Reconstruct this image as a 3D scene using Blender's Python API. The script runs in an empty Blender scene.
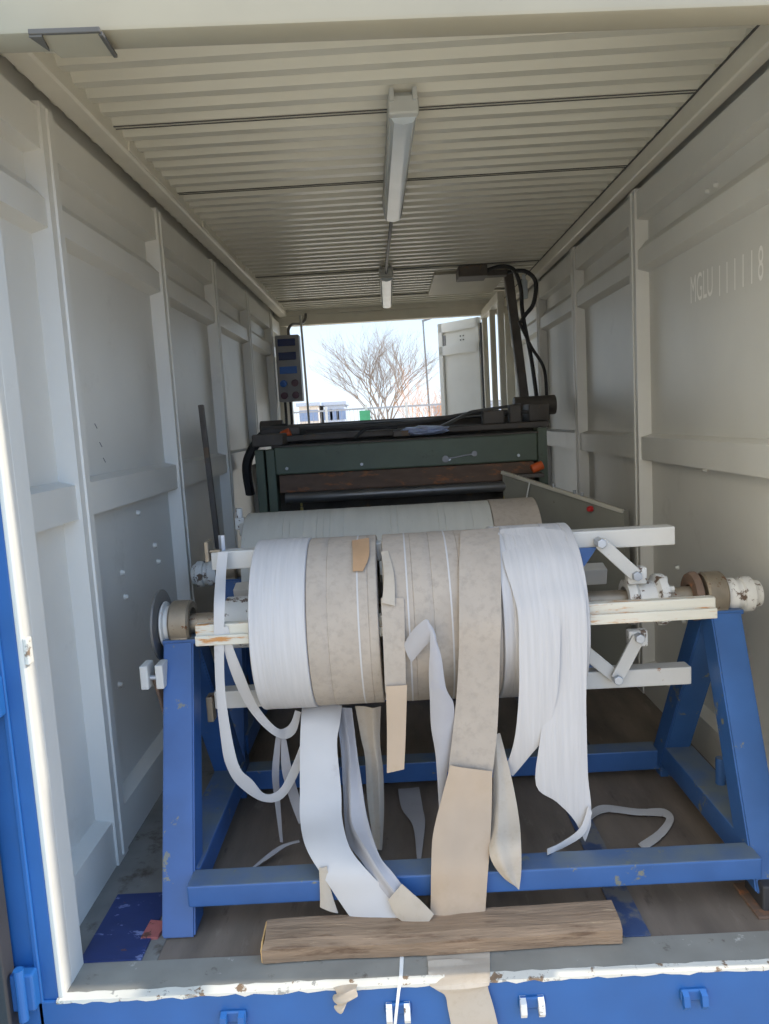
import bpy, bmesh, math, random
from mathutils import Vector, Matrix
random.seed(7)
PI = math.pi

# ------------------------------------------------------------------ camera
cam_d = bpy.data.cameras.new('camera'); cam = bpy.data.objects.new('camera', cam_d)
bpy.context.scene.collection.objects.link(cam)
cam_d.sensor_fit = 'VERTICAL'; cam_d.sensor_height = 24.0; cam_d.lens = 757.3 / 1024 * 24.0
cam_d.clip_start = 0.02; cam_d.clip_end = 800
rt = Vector((0.99834774, 0.00650052, -0.05709229)); up = Vector((0.0559222, 0.11849433, 0.99137874)); fw = Vector((-0.01320959, 0.99293345, -0.11793502))
cam.matrix_world = Matrix(((rt.x, up.x, -fw.x, -0.1083), (rt.y, up.y, -fw.y, -1.8830), (rt.z, up.z, -fw.z, 1.4948), (0, 0, 0, 1)))
bpy.context.scene.camera = cam

# ------------------------------------------------------------------ world
EXPOSURE = 0.56
w = bpy.data.worlds.new('sky'); bpy.context.scene.world = w; w.use_nodes = True
nt = w.node_tree; nt.nodes.clear()
def wn(t, **k):
    n = nt.nodes.new(t)
    for a, b in k.items(): setattr(n, a, b)
    return n
wo = wn('ShaderNodeOutputWorld'); bg = wn('ShaderNodeBackground'); tc = wn('ShaderNodeTexCoord'); sp = wn('ShaderNodeSeparateXYZ')
nt.links.new(tc.outputs['Generated'], sp.inputs[0])
rz = wn('ShaderNodeValToRGB'); nt.links.new(sp.outputs['Z'], rz.inputs[0])      # height in the sky
rz.color_ramp.elements[0].position = 0.0; rz.color_ramp.elements[0].color = (0.80, 0.91, 1.0, 1)
rz.color_ramp.elements[1].position = 0.75; rz.color_ramp.elements[1].color = (0.42, 0.62, 1.0, 1)
e = rz.color_ramp.elements.new(0.2); e.color = (0.56, 0.76, 1.0, 1)
# warmer, hazier sky on the -x side, bluer on the +x side
mx = wn('ShaderNodeMapRange'); nt.links.new(sp.outputs['X'], mx.inputs[0]); mx.inputs[1].default_value = 0.3; mx.inputs[2].default_value = -0.6
mixc = wn('ShaderNodeMixRGB'); nt.links.new(mx.outputs[0], mixc.inputs[0]); mixc.inputs[1].default_value = (0.45, 0.71, 1.18, 1); mixc.inputs[2].default_value = (1.36, 1.24, 1.0, 1)
# brighter sky behind the photographer
my = wn('ShaderNodeMapRange'); nt.links.new(sp.outputs['Y'], my.inputs[0])
my.inputs[1].default_value = 0.2; my.inputs[2].default_value = -0.7; my.inputs[3].default_value = 0.0; my.inputs[4].default_value = 1.0
mixd = wn('ShaderNodeMixRGB'); nt.links.new(my.outputs[0], mixd.inputs[0]); nt.links.new(rz.outputs[0], mixd.inputs[1]); nt.links.new(mixc.outputs[0], mixd.inputs[2])
st = wn('ShaderNodeMapRange'); nt.links.new(my.outputs[0], st.inputs[0]); st.inputs[3].default_value = 0.95; st.inputs[4].default_value = 1.5
nt.links.new(mixd.outputs[0], bg.inputs[0]); nt.links.new(st.outputs[0], bg.inputs[1]); nt.links.new(bg.outputs[0], wo.inputs[0])

# ------------------------------------------------------------------ sun
sd = bpy.data.lights.new('sun', 'SUN'); sd.energy = 3.2; sd.angle = math.radians(0.8); sd.color = (1.0, 0.93, 0.82)
sun = bpy.data.objects.new('sun', sd); bpy.context.scene.collection.objects.link(sun)
sun.rotation_euler = Vector((0.76, -0.013, 0.65)).to_track_quat('Z', 'Y').to_euler()

vs = bpy.context.scene.view_settings
vs.view_transform = 'Standard'; vs.look = 'None'; vs.exposure = EXPOSURE; vs.gamma = 1.0; vs.use_curve_mapping = False

# ------------------------------------------------------------------ materials
def lin(r, g, b):
    f = lambda c: (c / 255 / 12.92) if c / 255 <= 0.04045 else ((c / 255 + 0.055) / 1.055) ** 2.4
    return (f(r), f(g), f(b), 1)
def mat(name, col, rough=0.6, metal=0.0, var=0.12, vscale=6.0, spots=None, spot_scale=14.0, spot_t=0.66, spot_soft=0.03, bump=0.0, bscale=40.0,
        stretch=(1, 1, 1), spots2=None, spot2_t=0.7, spot2_scale=30.0, trans=0.0, dust=None):
    m = bpy.data.materials.new(name); m.use_nodes = True; t = m.node_tree; b = t.nodes['Principled BSDF']
    b.inputs['Roughness'].default_value = rough; b.inputs['Metallic'].default_value = metal
    L = t.links.new; N = t.nodes.new
    co = N('ShaderNodeTexCoord'); mp = N('ShaderNodeMapping'); L(co.outputs['Object'], mp.inputs[0]); mp.inputs['Scale'].default_value = stretch
    n = N('ShaderNodeTexNoise'); L(mp.outputs[0], n.inputs['Vector']); n.inputs['Scale'].default_value = vscale; n.inputs['Detail'].default_value = 6
    mr = N('ShaderNodeMapRange'); L(n.outputs['Fac'], mr.inputs[0]); mr.inputs[1].default_value = 0.3; mr.inputs[2].default_value = 0.7
    mr.inputs[3].default_value = 1 - var; mr.inputs[4].default_value = 1 + var
    mu = N('ShaderNodeVectorMath'); mu.operation = 'SCALE'; mu.inputs[0].default_value = col[:3]; L(mr.outputs[0], mu.inputs['Scale'])
    out = mu.outputs[0]
    for (c, sc, th) in ((spots, spot_scale, spot_t), (spots2, spot2_scale, spot2_t)):
        if c is None: continue
        s = N('ShaderNodeTexNoise'); L(mp.outputs[0], s.inputs['Vector']); s.inputs['Scale'].default_value = sc; s.inputs['Detail'].default_value = 8; s.inputs['Roughness'].default_value = 0.7
        r = N('ShaderNodeMapRange'); L(s.outputs['Fac'], r.inputs[0]); r.inputs[1].default_value = th; r.inputs[2].default_value = th + spot_soft
        mi = N('ShaderNodeMixRGB'); L(r.outputs[0], mi.inputs[0]); L(out, mi.inputs[1]); mi.inputs[2].default_value = c; out = mi.outputs[0]
    L(out, b.inputs['Base Color'])
    if bump:
        bn = N('ShaderNodeTexNoise'); L(mp.outputs[0], bn.inputs['Vector']); bn.inputs['Scale'].default_value = bscale; bn.inputs['Detail'].default_value = 4
        bu = N('ShaderNodeBump'); bu.inputs['Strength'].default_value = bump; bu.inputs['Distance'].default_value = 0.01
        L(bn.outputs['Fac'], bu.inputs['Height']); L(bu.outputs[0], b.inputs['Normal'])
    if dust is not None:                                            # settled dirt on level upper faces
        g = N('ShaderNodeNewGeometry'); sx = N('ShaderNodeSeparateXYZ'); L(g.outputs['Normal'], sx.inputs[0])
        dn = N('ShaderNodeTexNoise'); L(co.outputs['Object'], dn.inputs['Vector']); dn.inputs['Scale'].default_value = 7; dn.inputs['Detail'].default_value = 7
        a1 = N('ShaderNodeMapRange'); L(sx.outputs['Z'], a1.inputs[0]); a1.inputs[1].default_value = .8; a1.inputs[2].default_value = .95
        a2 = N('ShaderNodeMapRange'); L(dn.outputs['Fac'], a2.inputs[0]); a2.inputs[1].default_value = .35; a2.inputs[2].default_value = .6; a2.inputs[3].default_value = .35; a2.inputs[4].default_value = .85
        a3 = N('ShaderNodeMath'); a3.operation = 'MULTIPLY'; L(a1.outputs[0], a3.inputs[0]); L(a2.outputs[0], a3.inputs[1])
        dm = N('ShaderNodeMixRGB'); L(a3.outputs[0], dm.inputs[0]); L(out, dm.inputs[1]); dm.inputs[2].default_value = dust; L(dm.outputs[0], b.inputs['Base Color'])
    if trans: b.inputs['Transmission Weight'].default_value = trans
    return m
rust = lin(104, 66, 40)
M = {}
M['wall'] = mat('container_wall_paint', lin(212, 209, 200), 0.42, var=0.05, vscale=2.2, spots=lin(190, 186, 175), spot_scale=3.0, spot_t=0.6, spot_soft=0.2, bump=0.05, bscale=14, spots2=lin(120, 112, 98), spot2_t=0.745, spot2_scale=9)
M['roof'] = mat('container_roof_paint', lin(203, 199, 184), 0.34, var=0.05, vscale=2, bump=0.02, bscale=10)
M['header'] = mat('header_cream_paint', lin(158, 152, 134), 0.5, var=0.04)
M['seal'] = mat('dark_sealant', lin(84, 82, 78), 0.7)
M['rail'] = mat('rail_grey_paint', lin(212, 206, 190), 0.45, var=0.05, spots=lin(170, 160, 142), spot_scale=6, spot_t=0.7)
M['white_edge'] = mat('chipped_white_paint', lin(206, 202, 190), 0.5, var=0.08, spots=lin(128, 106, 84), spot_scale=16, spot_t=0.57, spots2=lin(150, 148, 140), spot2_t=0.6, spot2_scale=24)
M['blue'] = mat('outer_blue_paint', lin(32, 86, 146), 0.42, var=0.10, vscale=5, spots=lin(96, 74, 70), spot_scale=18, spot_t=0.73, bump=0.04, bscale=20)
M['stand'] = mat('stand_blue_paint', lin(48, 86, 138), 0.45, var=0.14, vscale=6, spots=lin(112, 112, 100), spot_scale=10, spot_t=0.62, spots2=lin(110, 84, 66), spot2_t=0.70, spot2_scale=22, bump=0.06, bscale=30, dust=lin(104, 112, 112))
M['floor'] = mat('worn_plywood_floor', lin(112, 100, 88), 0.62, var=0.3, vscale=3.0, stretch=(3, 0.7, 1), spots=lin(136, 126, 112), spot_scale=5, spot_t=0.58, spot_soft=0.15, spots2=lin(74, 64, 56), spot2_t=0.6, spot2_scale=7, bump=0.15)
M['threshold'] = mat('worn_grey_threshold', lin(136, 133, 124), 0.6, var=0.18, vscale=5, spots=lin(88, 76, 64), spot_scale=9, spot_t=0.6, spot_soft=0.08, spots2=lin(190, 186, 176), spot2_t=0.63, spot2_scale=16)
M['dirty_strip'] = mat('dirty_grey_floor_paint', lin(122, 120, 114), 0.6, var=0.2, vscale=6, spots=lin(84, 74, 64), spot_scale=8, spot_t=0.56, spot_soft=0.12, spots2=lin(150, 148, 142), spot2_t=0.64, spot2_scale=13)
M['blue_patch'] = mat('worn_dark_blue_plate', lin(34, 50, 98), 0.5, var=0.18, spots=lin(110, 120, 160), spot_scale=14, spot_t=0.60, spots2=lin(104, 70, 56), spot2_t=0.64, spot2_scale=11, stretch=(1, 2, 1))
M['blue_strip'] = mat('worn_blue_steel_strip', lin(58, 74, 108), 0.5, var=0.25, spots=lin(110, 108, 106), spot_scale=9, spot_t=0.46, spot_soft=0.1, spots2=lin(176, 178, 184), spot2_t=0.66, spot2_scale=16)
M['tape_white'] = mat('white_felt_roll', lin(182, 178, 175), 0.9, var=0.06, vscale=4, stretch=(22, 1, 1), bump=0.3, bscale=5, spots=lin(170, 164, 157), spot_scale=3.0, spot_t=0.62, spot_soft=0.1)
M['tape_beige'] = mat('beige_felt_roll', lin(164, 152, 138), 0.9, var=0.07, vscale=7, bump=0.12, bscale=60, spots=lin(148, 138, 126), spot_scale=40, spot_t=0.48, spot_soft=0.25, spots2=lin(128, 118, 106), spot2_t=0.64, spot2_scale=90)
M['tape_grey'] = mat('grey_felt_roll', lin(184, 181, 170), 0.9, var=0.05, vscale=5, stretch=(6, 1, 1), spots=lin(166, 162, 152), spot_scale=20, spot_t=0.6, spot_soft=0.1)
M['strip_white'] = mat('white_felt_strip', lin(184, 180, 176), 0.92, var=0.05, vscale=5, spots=lin(168, 162, 158), spot_scale=6, spot_t=0.6, spot_soft=0.12)
M['strip_grey'] = mat('grey_felt_strip', lin(160, 157, 158), 0.92, var=0.08, vscale=7, spots=lin(150, 150, 160), spot_scale=6, spot_t=0.58, spot_soft=0.12)
M['strip_beige'] = mat('beige_felt_strip', lin(174, 162, 146), 0.92, var=0.05, vscale=6, spots=lin(166, 154, 136), spot_scale=40, spot_t=0.5, spot_soft=0.25)
M['strip_tan'] = mat('tan_felt_strip', lin(170, 150, 128), 0.92, var=0.07, vscale=6, spots=lin(168, 148, 124), spot_scale=9, spot_t=0.56, spot_soft=0.14)
M['strip_brown'] = mat('brown_torn_paper', lin(168, 134, 100), 0.9, var=0.1, vscale=14)
M['core'] = mat('dark_roll_core', lin(70, 62, 54), 0.9)
M['cream_metal'] = mat('cream_painted_steel', lin(190, 187, 180), 0.45, var=0.06, spots=lin(150, 104, 62), spot_scale=11, spot_t=0.64, spot_soft=0.05, bump=0.08)
M['rust_bar'] = mat('rust_streaked_cream_steel', lin(192, 186, 170), 0.5, var=0.06, stretch=(1, 4, 6), spots=lin(176, 122, 66), spot_scale=5, spot_t=0.54, spot_soft=0.08, spots2=lin(120, 76, 44), spot2_t=0.66, spot2_scale=9)
M['cast'] = mat('chipped_white_casting', lin(206, 204, 198), 0.55, var=0.1, spots=lin(96, 78, 64), spot_scale=22, spot_t=0.55, spot_soft=0.04, bump=0.3, bscale=25)
M['dirty_steel'] = mat('dirty_bearing_steel', lin(140, 128, 110), 0.45, metal=0.5, var=0.2, vscale=14, spots=rust, spot_scale=16, spot_t=0.58)
M['bolt'] = mat('zinc_bolt', lin(176, 180, 186), 0.35, metal=0.7, var=0.1)
M['steel'] = mat('dull_steel', lin(120, 120, 120), 0.4, metal=0.7, var=0.15)
M['white_lip'] = mat('white_lip_paint', lin(206, 202, 192), 0.5, var=0.05, spots=lin(150, 140, 126), spot_scale=9, spot_t=0.72)
M['door_white'] = mat('bright_door_paint', lin(238, 236, 228), 0.45, var=0.03)
M['green'] = mat('machine_green_paint', lin(88, 100, 84), 0.5, var=0.12, vscale=5, spots=lin(60, 64, 54), spot_scale=7, spot_t=0.6, spot_soft=0.1)
M['dark'] = mat('dark_machine_steel', lin(88, 82, 76), 0.6, var=0.25, vscale=8, spots=lin(108, 88, 68), spot_scale=7, spot_t=0.6)
M['rusty'] = mat('rusty_brown_beam', lin(104, 84, 70), 0.75, var=0.2, vscale=8, stretch=(1, 2, 3), spots=lin(160, 104, 66), spot_scale=9, spot_t=0.54, spot_soft=0.12)
M['black'] = mat('black_rubber', lin(50, 49, 50), 0.6, var=0.1)
M['cable_grey'] = mat('grey_cable_sheath', lin(86, 84, 82), 0.5)
M['cabinet'] = mat('grey_cabinet_paint', lin(150, 148, 136), 0.5, var=0.06, spots=lin(112, 106, 94), spot_scale=6, spot_t=0.68)
M['orange'] = mat('orange_paint', lin(206, 92, 40), 0.5)
M['red'] = mat('red_plastic', lin(206, 50, 50), 0.4)
M['red_paint'] = mat('worn_red_plate', lin(168, 96, 90), 0.6, var=0.25, spots=lin(90, 60, 50), spot_scale=25, spot_t=0.58)
M['box_grey'] = mat('grey_socket_box', lin(150, 150, 152), 0.5, var=0.04)
M['box_blue'] = mat('dark_blue_window', lin(44, 56, 100), 0.25)
M['sock_blue'] = mat('blue_socket', lin(56, 108, 190), 0.4)
M['sock_red'] = mat('dull_red_socket', lin(96, 66, 78), 0.4)
M['lamp_body'] = mat('lamp_housing_grey', lin(190, 190, 184), 0.5)
M['lamp_cover'] = mat('clear_lamp_cover', lin(196, 204, 210), 0.18, var=0.05)
M['wood'] = mat('weathered_plank', lin(142, 118, 94), 0.8, var=0.22, vscale=4, stretch=(1.5, 12, 12), spots=lin(104, 80, 60), spot_scale=3, spot_t=0.55, spot_soft=0.12, spots2=lin(190, 164, 130), spot2_t=0.62, spot2_scale=5, bump=0.4, bscale=12)
M['wood_end'] = mat('sawn_plank_end', lin(206, 164, 104), 0.8, var=0.2, vscale=25)
M['ground'] = mat('outside_concrete', lin(206, 192, 168), 0.9, var=0.1, vscale=0.6)
M['bark'] = mat('bare_bark', lin(140, 126, 114), 0.9)
M['shrub'] = mat('orange_brown_twigs', lin(206, 156, 116), 0.9)
M['far_grey'] = mat('far_building_render', lin(176, 182, 192), 0.9, var=0.05)
M['far_tan'] = mat('far_building_tan', lin(214, 200, 184), 0.9, var=0.05)
M['far_window'] = mat('far_window_glass', lin(120, 136, 164), 0.3)
M['green_sign'] = mat('green_sheet', lin(60, 140, 96), 0.6)
M['letter'] = mat('faint_white_lettering', lin(246, 243, 236), 0.5, var=0.05)
M['bag'] = mat('translucent_blue_plastic', lin(170, 182, 214), 0.3, var=0.15, vscale=20)
M['light_blue'] = mat('light_blue_door_paint', lin(130, 180, 206), 0.5)
M['strap'] = mat('pale_cord', lin(226, 224, 218), 0.8)

# ------------------------------------------------------------------ helpers
COL = bpy.context.scene.collection
def obj(name, bm, m, parent=None, smooth=False):
    me = bpy.data.meshes.new(name)
    if parent is not None:
        off = parent.location.copy(); p = parent.parent
        while p is not None: off += p.location; p = p.parent
        bmesh.ops.translate(bm, verts=bm.verts, vec=-off)
    bmesh.ops.recalc_face_normals(bm, faces=bm.faces)
    if smooth:
        for f in bm.faces: f.smooth = True
        for ed in bm.edges:
            if len(ed.link_faces) == 2 and ed.calc_face_angle(0) > 0.7: ed.smooth = False
    bm.to_mesh(me); bm.free()
    o = bpy.data.objects.new(name, me); COL.objects.link(o)
    me.materials.append(M[m] if isinstance(m, str) else m)
    if parent is not None: o.parent = parent
    return o
def tag(o, label, cat, group=None, kind=None):
    o['label'] = label
    if cat: o['category'] = cat
    if group: o['group'] = group
    if kind: o['kind'] = kind
    return o
def thing(name, label, cat, loc=(0, 0, 0), group=None):
    o = bpy.data.objects.new(name, None); o.empty_display_size = 0.05; COL.objects.link(o); o.location = loc
    return tag(o, label, cat, group)
def struct(name, bm, m, label=None, smooth=False):
    o = obj(name, bm, m, None, smooth); o['kind'] = 'structure'
    if label: o['label'] = label
    return o
def B(): return bmesh.new()
def box(bm, lo, hi, bev=0.0):
    t = bmesh.new(); bmesh.ops.create_cube(t, size=1)
    for v in t.verts: v.co = Vector([(lo[i] + hi[i]) / 2 + v.co[i] * (hi[i] - lo[i]) for i in range(3)])
    if bev: bmesh.ops.bevel(t, geom=t.edges[:], offset=bev, segments=2, affect='EDGES', profile=0.5)
    merge(bm, t); return bm
def merge(bm, t):
    mp = {}
    for v in t.verts: mp[v] = bm.verts.new(v.co)
    for f in t.faces:
        try: bm.faces.new([mp[v] for v in f.verts])
        except ValueError: pass
    t.free()
def beam(bm, a, b, wx, wz, upv=(0, 0, 1), bev=0.004):
    a = Vector(a); b = Vector(b); d = (b - a); L = d.length; d.normalize(); u = Vector(upv); s = d.cross(u).normalized(); u = s.cross(d)
    t = bmesh.new(); bmesh.ops.create_cube(t, size=1)
    for v in t.verts: v.co = Vector((v.co.x * wx, v.co.y * L, v.co.z * wz))
    if bev: bmesh.ops.bevel(t, geom=t.edges[:], offset=bev, segments=2, affect='EDGES', profile=0.5)
    c = (a + b) / 2
    for v in t.verts: v.co = c + s * v.co.x + d * v.co.y + u * v.co.z
    merge(bm, t); return bm
def cyl(bm, a, b, r, r2=None, seg=24, bev=0):
    a = Vector(a); b = Vector(b); d = b - a; r2 = r if r2 is None else r2
    t = bmesh.new(); bmesh.ops.create_cone(t, cap_ends=True, segments=seg, radius1=r, radius2=r2, depth=d.length)
    q = d.to_track_quat('Z', 'Y'); c = (a + b) / 2
    if bev: bmesh.ops.bevel(t, geom=[e for e in t.edges if any(len(f.verts) > 4 for f in e.link_faces)], offset=bev, segments=2, affect='EDGES', profile=0.5)
    for v in t.verts: v.co = c + q @ v.co
    merge(bm, t); return bm
def smoothpts(pts, n=6):
    P = [Vector(p) for p in pts]; out = []
    for i in range(len(P) - 1):
        p0 = P[max(i - 1, 0)]; p1 = P[i]; p2 = P[i + 1]; p3 = P[min(i + 2, len(P) - 1)]
        for k in range(n):
            t = k / n
            out.append(0.5 * ((2 * p1) + (p2 - p0) * t + (2 * p0 - 5 * p1 + 4 * p2 - p3) * t * t + (3 * p1 - p0 - 3 * p2 + p3) * t ** 3))
    out.append(P[-1]); return out
def tube(bm, pts, r, seg=8, n=6, r_end=None, smooth=True):
    pts = smoothpts(pts, n) if smooth else [Vector(p) for p in pts]
    rings = []; ref = Vector((0.13, 0.21, 0.97))
    for i, p in enumerate(pts):
        d = (pts[min(i + 1, len(pts) - 1)] - pts[max(i - 1, 0)]).normalized()
        s = d.cross(ref)
        if s.length < 1e-3: s = d.cross(Vector((1, 0, 0)))
        s.normalize(); u = s.cross(d).normalized(); ref = u
        rr = r if r_end is None else r + (r_end - r) * i / (len(pts) - 1)
        rings.append([bm.verts.new(p + (s * math.cos(2 * PI * k / seg) + u * math.sin(2 * PI * k / seg)) * rr) for k in range(seg)])
    for a, b in zip(rings, rings[1:]):
        for k in range(seg): bm.faces.new((a[k], a[(k + 1) % seg], b[(k + 1) % seg], b[k]))
    bm.faces.new(rings[0][::-1]); bm.faces.new(rings[-1]); return bm
def lathe_x(bm, prof, cy, cz, seg=96, closed=False):
    """prof: list of (x, r) revolved about the x axis through (cy, cz)"""
    rings = [[bm.verts.new((x, cy + r * math.cos(2 * PI * k / seg), cz + r * math.sin(2 * PI * k / seg))) for k in range(seg)] for x, r in prof]
    pairs = list(zip(rings, rings[1:])) + ([(rings[-1], rings[0])] if closed else [])
    for a, b in pairs:
        for k in range(seg): bm.faces.new((a[k], a[(k + 1) % seg], b[(k + 1) % seg], b[k]))
    if not closed: bm.faces.new(rings[0][::-1]); bm.faces.new(rings[-1])
    return bm
def prism(bm, poly, axis, a, b):
    """poly of 2-D points extruded along an axis: 'x' -> (y,z), 'y' -> (x,z), 'z' -> (x,y)"""
    mk = {'x': lambda p, t: (t, p[0], p[1]), 'y': lambda p, t: (p[0], t, p[1]), 'z': lambda p, t: (p[0], p[1], t)}[axis]
    A = [bm.verts.new(mk(p, a)) for p in poly]; C = [bm.verts.new(mk(p, b)) for p in poly]; n = len(poly)
    for i in range(n): bm.faces.new((A[i], A[(i + 1) % n], C[(i + 1) % n], C[i]))
    bm.faces.new(A[::-1]); bm.faces.new(C); return bm
def ribbon(bm, st, th=0.0022, n=5, across=6, camber=0.03, wob=0.0, fold=0.0, ft=0.45):
    Ls = smoothpts([a for a, b in st], n); Rs = smoothpts([b for a, b in st], n); rows = []
    for i, (l, r) in enumerate(zip(Ls, Rs)):
        d = (Ls[min(i + 1, len(Ls) - 1)] + Rs[min(i + 1, len(Ls) - 1)] - Ls[max(i - 1, 0)] - Rs[max(i - 1, 0)]).normalized()
        s = (r - l); nrm = s.cross(d)
        nrm = nrm.normalized() if nrm.length > 1e-7 else Vector((0, -1, 0))
        if nrm.y > 0: nrm = -nrm
        row = []
        for k in range(across + 1):
            t = k / across; c = camber * s.length * (1 - (2 * t - 1) ** 2) + wob * s.length * math.sin(i * 0.55 + 2.2 * t) + fold * s.length * max(0.0, 1 - abs(t - ft) * 3)
            p = l.lerp(r, t) + nrm * c; p.z = max(p.z, 0.004) if p.y > 0.0 else p.z
            row.append((p, nrm))
        rows.append(row)
    F = [[bm.verts.new(p + nn * th / 2) for p, nn in row] for row in rows]; K = [[bm.verts.new(p - nn * th / 2) for p, nn in row] for row in rows]
    R_, C_ = len(rows), across
    for i in range(R_ - 1):
        for k in range(C_):
            bm.faces.new((F[i][k], F[i][k + 1], F[i + 1][k + 1], F[i + 1][k])); bm.faces.new((K[i][k], K[i + 1][k], K[i + 1][k + 1], K[i][k + 1]))
        bm.faces.new((F[i][0], F[i + 1][0], K[i + 1][0], K[i][0])); bm.faces.new((F[i][C_], K[i][C_], K[i + 1][C_], F[i + 1][C_]))
    for k in range(C_):
        bm.faces.new((F[0][k], K[0][k], K[0][k + 1], F[0][k + 1])); bm.faces.new((F[-1][k], F[-1][k + 1], K[-1][k + 1], K[-1][k]))
    return bm
def copy_tree(o, parent=None):
    c = o.copy(); COL.objects.link(c); c.parent = parent
    for ch in list(o.children): copy_tree(ch, c)
    return c

# ================================================================== THE SETTING
YB = 5.95                                                           # rear frame
# ---- ground outside
struct('ground', box(B(), (-150, -150, -0.5), (150, 150, -0.30)), 'ground', 'pale concrete yard outside the container')
# ---- floor
struct('floor', box(B(), (-1.24, 0.02, -0.16), (1.24, YB, 0.0)), 'floor', 'dark worn plywood floor of the container')
b = box(B(), (-1.20, 0.0, -0.01), (1.20, 0.115, 0.003)); o = struct('trim_1', b, 'threshold', 'worn grey steel threshold behind the front sill')
b = box(B(), (-1.16, 0.115, -0.005), (-0.86, 5.9, 0.0025)); o = struct('trim_2', b, 'dirty_strip', 'worn grey painted strip along the left wall')

# ---- side walls: recessed panels between vertical ribs and horizontal rails
def wall(side, ribs):
    s = 1 if side == 'right' else -1
    xp, xr, xo = 1.206, 1.156, 1.26                                 # panel face, rib face, outer face
    b = box(B(), (min(s * xp, s * xo), 0.02, -0.14), (max(s * xp, s * xo), YB, 2.72))
    sl = 0.018
    def rail(z0, z1, dep=xr, up=sl, dn=0.012, y0=0.02, y1=YB):
        prism(b, [(s * (xp + .01), z0 - dn), (s * dep, z0), (s * dep, z1), (s * (xp + .01), z1 + up)], 'y', y0, y1)
    rail(0.0, 0.165, xr - 0.004)                                    # bottom rail
    rail(1.232, 1.345)                                              # mid rail
    # upper rail: sloped crease, then a lip
    prism(b, [(s * (xp + .01), 2.145), (s * xr, 2.168), (s * xr, 2.255), (s * (xp - .012), 2.30), (s * (xp + .01), 2.31)], 'y', 0.02, YB)
    rail(2.405, 2.535, xr - 0.002, 0.02)
    for y in ribs:
        poly = [(s * (xp + .01), y - .062), (s * (xr - .012), y - .048), (s * (xr - .012), y + .048), (s * (xp + .01), y + .062)]
        prism(b, poly, 'z', 0.0, 2.55)
        poly = [(s * (xr - .010), y - .012), (s * (xr - .018), y - .006), (s * (xr - .018), y + .006), (s * (xr - .010), y + .012)]
        prism(b, poly, 'z', 0.02, 2.54)
    return struct('wall_' + side, b, 'wall', 'grey painted steel side wall of framed panels on the %s' % side)
wl = wall('left', [0.655, 1.845, 2.98, 4.10, 5.25])
wr = wall('right', [2.02, 3.25, 4.45, 5.6])
# bolt heads on the walls
for (y, z) in ((1.07, .96), (1.08, .86), (1.50, 1.00), (1.53, .92), (1.55, 1.285), (1.32, 1.17), (0.93, 0.55)):
    obj('bolt_head', cyl(B(), (-1.206, y, z), (-1.19, y, z), .012, .007, 10), 'wall', wl)
for (y, z) in ((1.14, .72), (1.62, .74), (1.3, 1.22), (1.55, .50), (1.26, 2.44), (1.18, 2.44), (1.26, 2.33), (1.18, 2.33)):
    obj('bolt_head', cyl(B(), (1.206, y, z), (1.19, y, z), .012, .007, 10), 'wall', wr)
for (y, z) in ((0.95, 1.55), (0.98, 1.48), (1.0, 1.42)):
    obj('scratch_mark', beam(B(), (-1.2055, y, z), (-1.2055, y + .02, z - .018), .002, .003, (1, 0, 0), 0), 'steel', wl)
# lettering stencilled on the right wall
def text_mesh(txt, name, x0, x1, z0, z1, parent):
    cu = bpy.data.curves.new(name, 'FONT'); cu.body = txt; cu.extrude = 0.0; to = bpy.data.objects.new(name + '_tmp', cu); COL.objects.link(to)
    dg = bpy.context.evaluated_depsgraph_get(); me = bpy.data.meshes.new_from_object(to.evaluated_get(dg)); bpy.data.objects.remove(to)
    xs = [v.co.x for v in me.vertices]; ys = [v.co.y for v in me.vertices]
    for v in me.vertices:
        u = (v.co.x - min(xs)) / (max(xs) - min(xs)); t = (v.co.y - min(ys)) / (max(ys) - min(ys))
        v.co = Vector((1.2045, x0 + (x1 - x0) * u, z0 + (z1 - z0) * t))
    o = bpy.data.objects.new(name, me); COL.objects.link(o); me.materials.append(M['letter']); o.parent = parent
    return o
text_mesh('MGLU', 'lettering', 1.442, 1.221, 1.920, 2.033, wr)
text_mesh('1 1 1 1 1 8', 'lettering', 1.162, 0.810, 1.906, 2.024, wr)

# ---- corrugated ceiling
b = B(); prof = []; per = 0.118; y = 0.06; zt, zb = 2.668, 2.640
while y < YB:
    prof += [(y, zt), (y + .042, zt), (y + .059, zb), (y + .101, zb)]; y += per
prof = [(p, z) for p, z in prof if p <= YB]
poly = prof + [(prof[-1][0], 2.72), (0.06, 2.72)]
prism(b, poly, 'x', -1.2, 1.2)
ceil = struct('ceiling', b, 'roof', 'cream corrugated steel ceiling')
for y in (1.05, 1.88, 4.05, 5.20):
    q = .06 + .080 + per * round((y - .14) / per)
    for dy in (-.012, .012):
        obj('sealant_seam', box(B(), (-1.12, q + dy - .0022, zb - .003), (1.10, q + dy + .0022, zb + .004)), 'seal', ceil)
# ---- longitudinal top rails
b = prism(B(), [(-1.23, 2.655), (-1.148, 2.655), (-1.146, 2.590), (-1.140, 2.584), (-1.078, 2.592), (-1.070, 2.600), (-1.070, 2.70), (-1.23, 2.70)], 'y', 0.05, YB)
for y in (1.22, 2.4, 3.6, 4.8): box(b, (-1.080, y, 2.604), (-1.062, y + .9, 2.655), .003)
tl = struct('trim_3', b, 'rail', 'left top side rail under the ceiling')
b = prism(B(), [(1.23, 2.640), (1.158, 2.640), (1.156, 2.566), (1.150, 2.560), (1.100, 2.560), (1.094, 2.566), (1.094, 2.70), (1.23, 2.70)], 'y', 0.05, YB)
tr = struct('trim_4', b, 'rail', 'right top side rail under the ceiling')
obj('sealant_seam', box(B(), (1.089, 0.1, 2.634), (1.096, 5.8, 2.641)), 'seal', tr)

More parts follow.
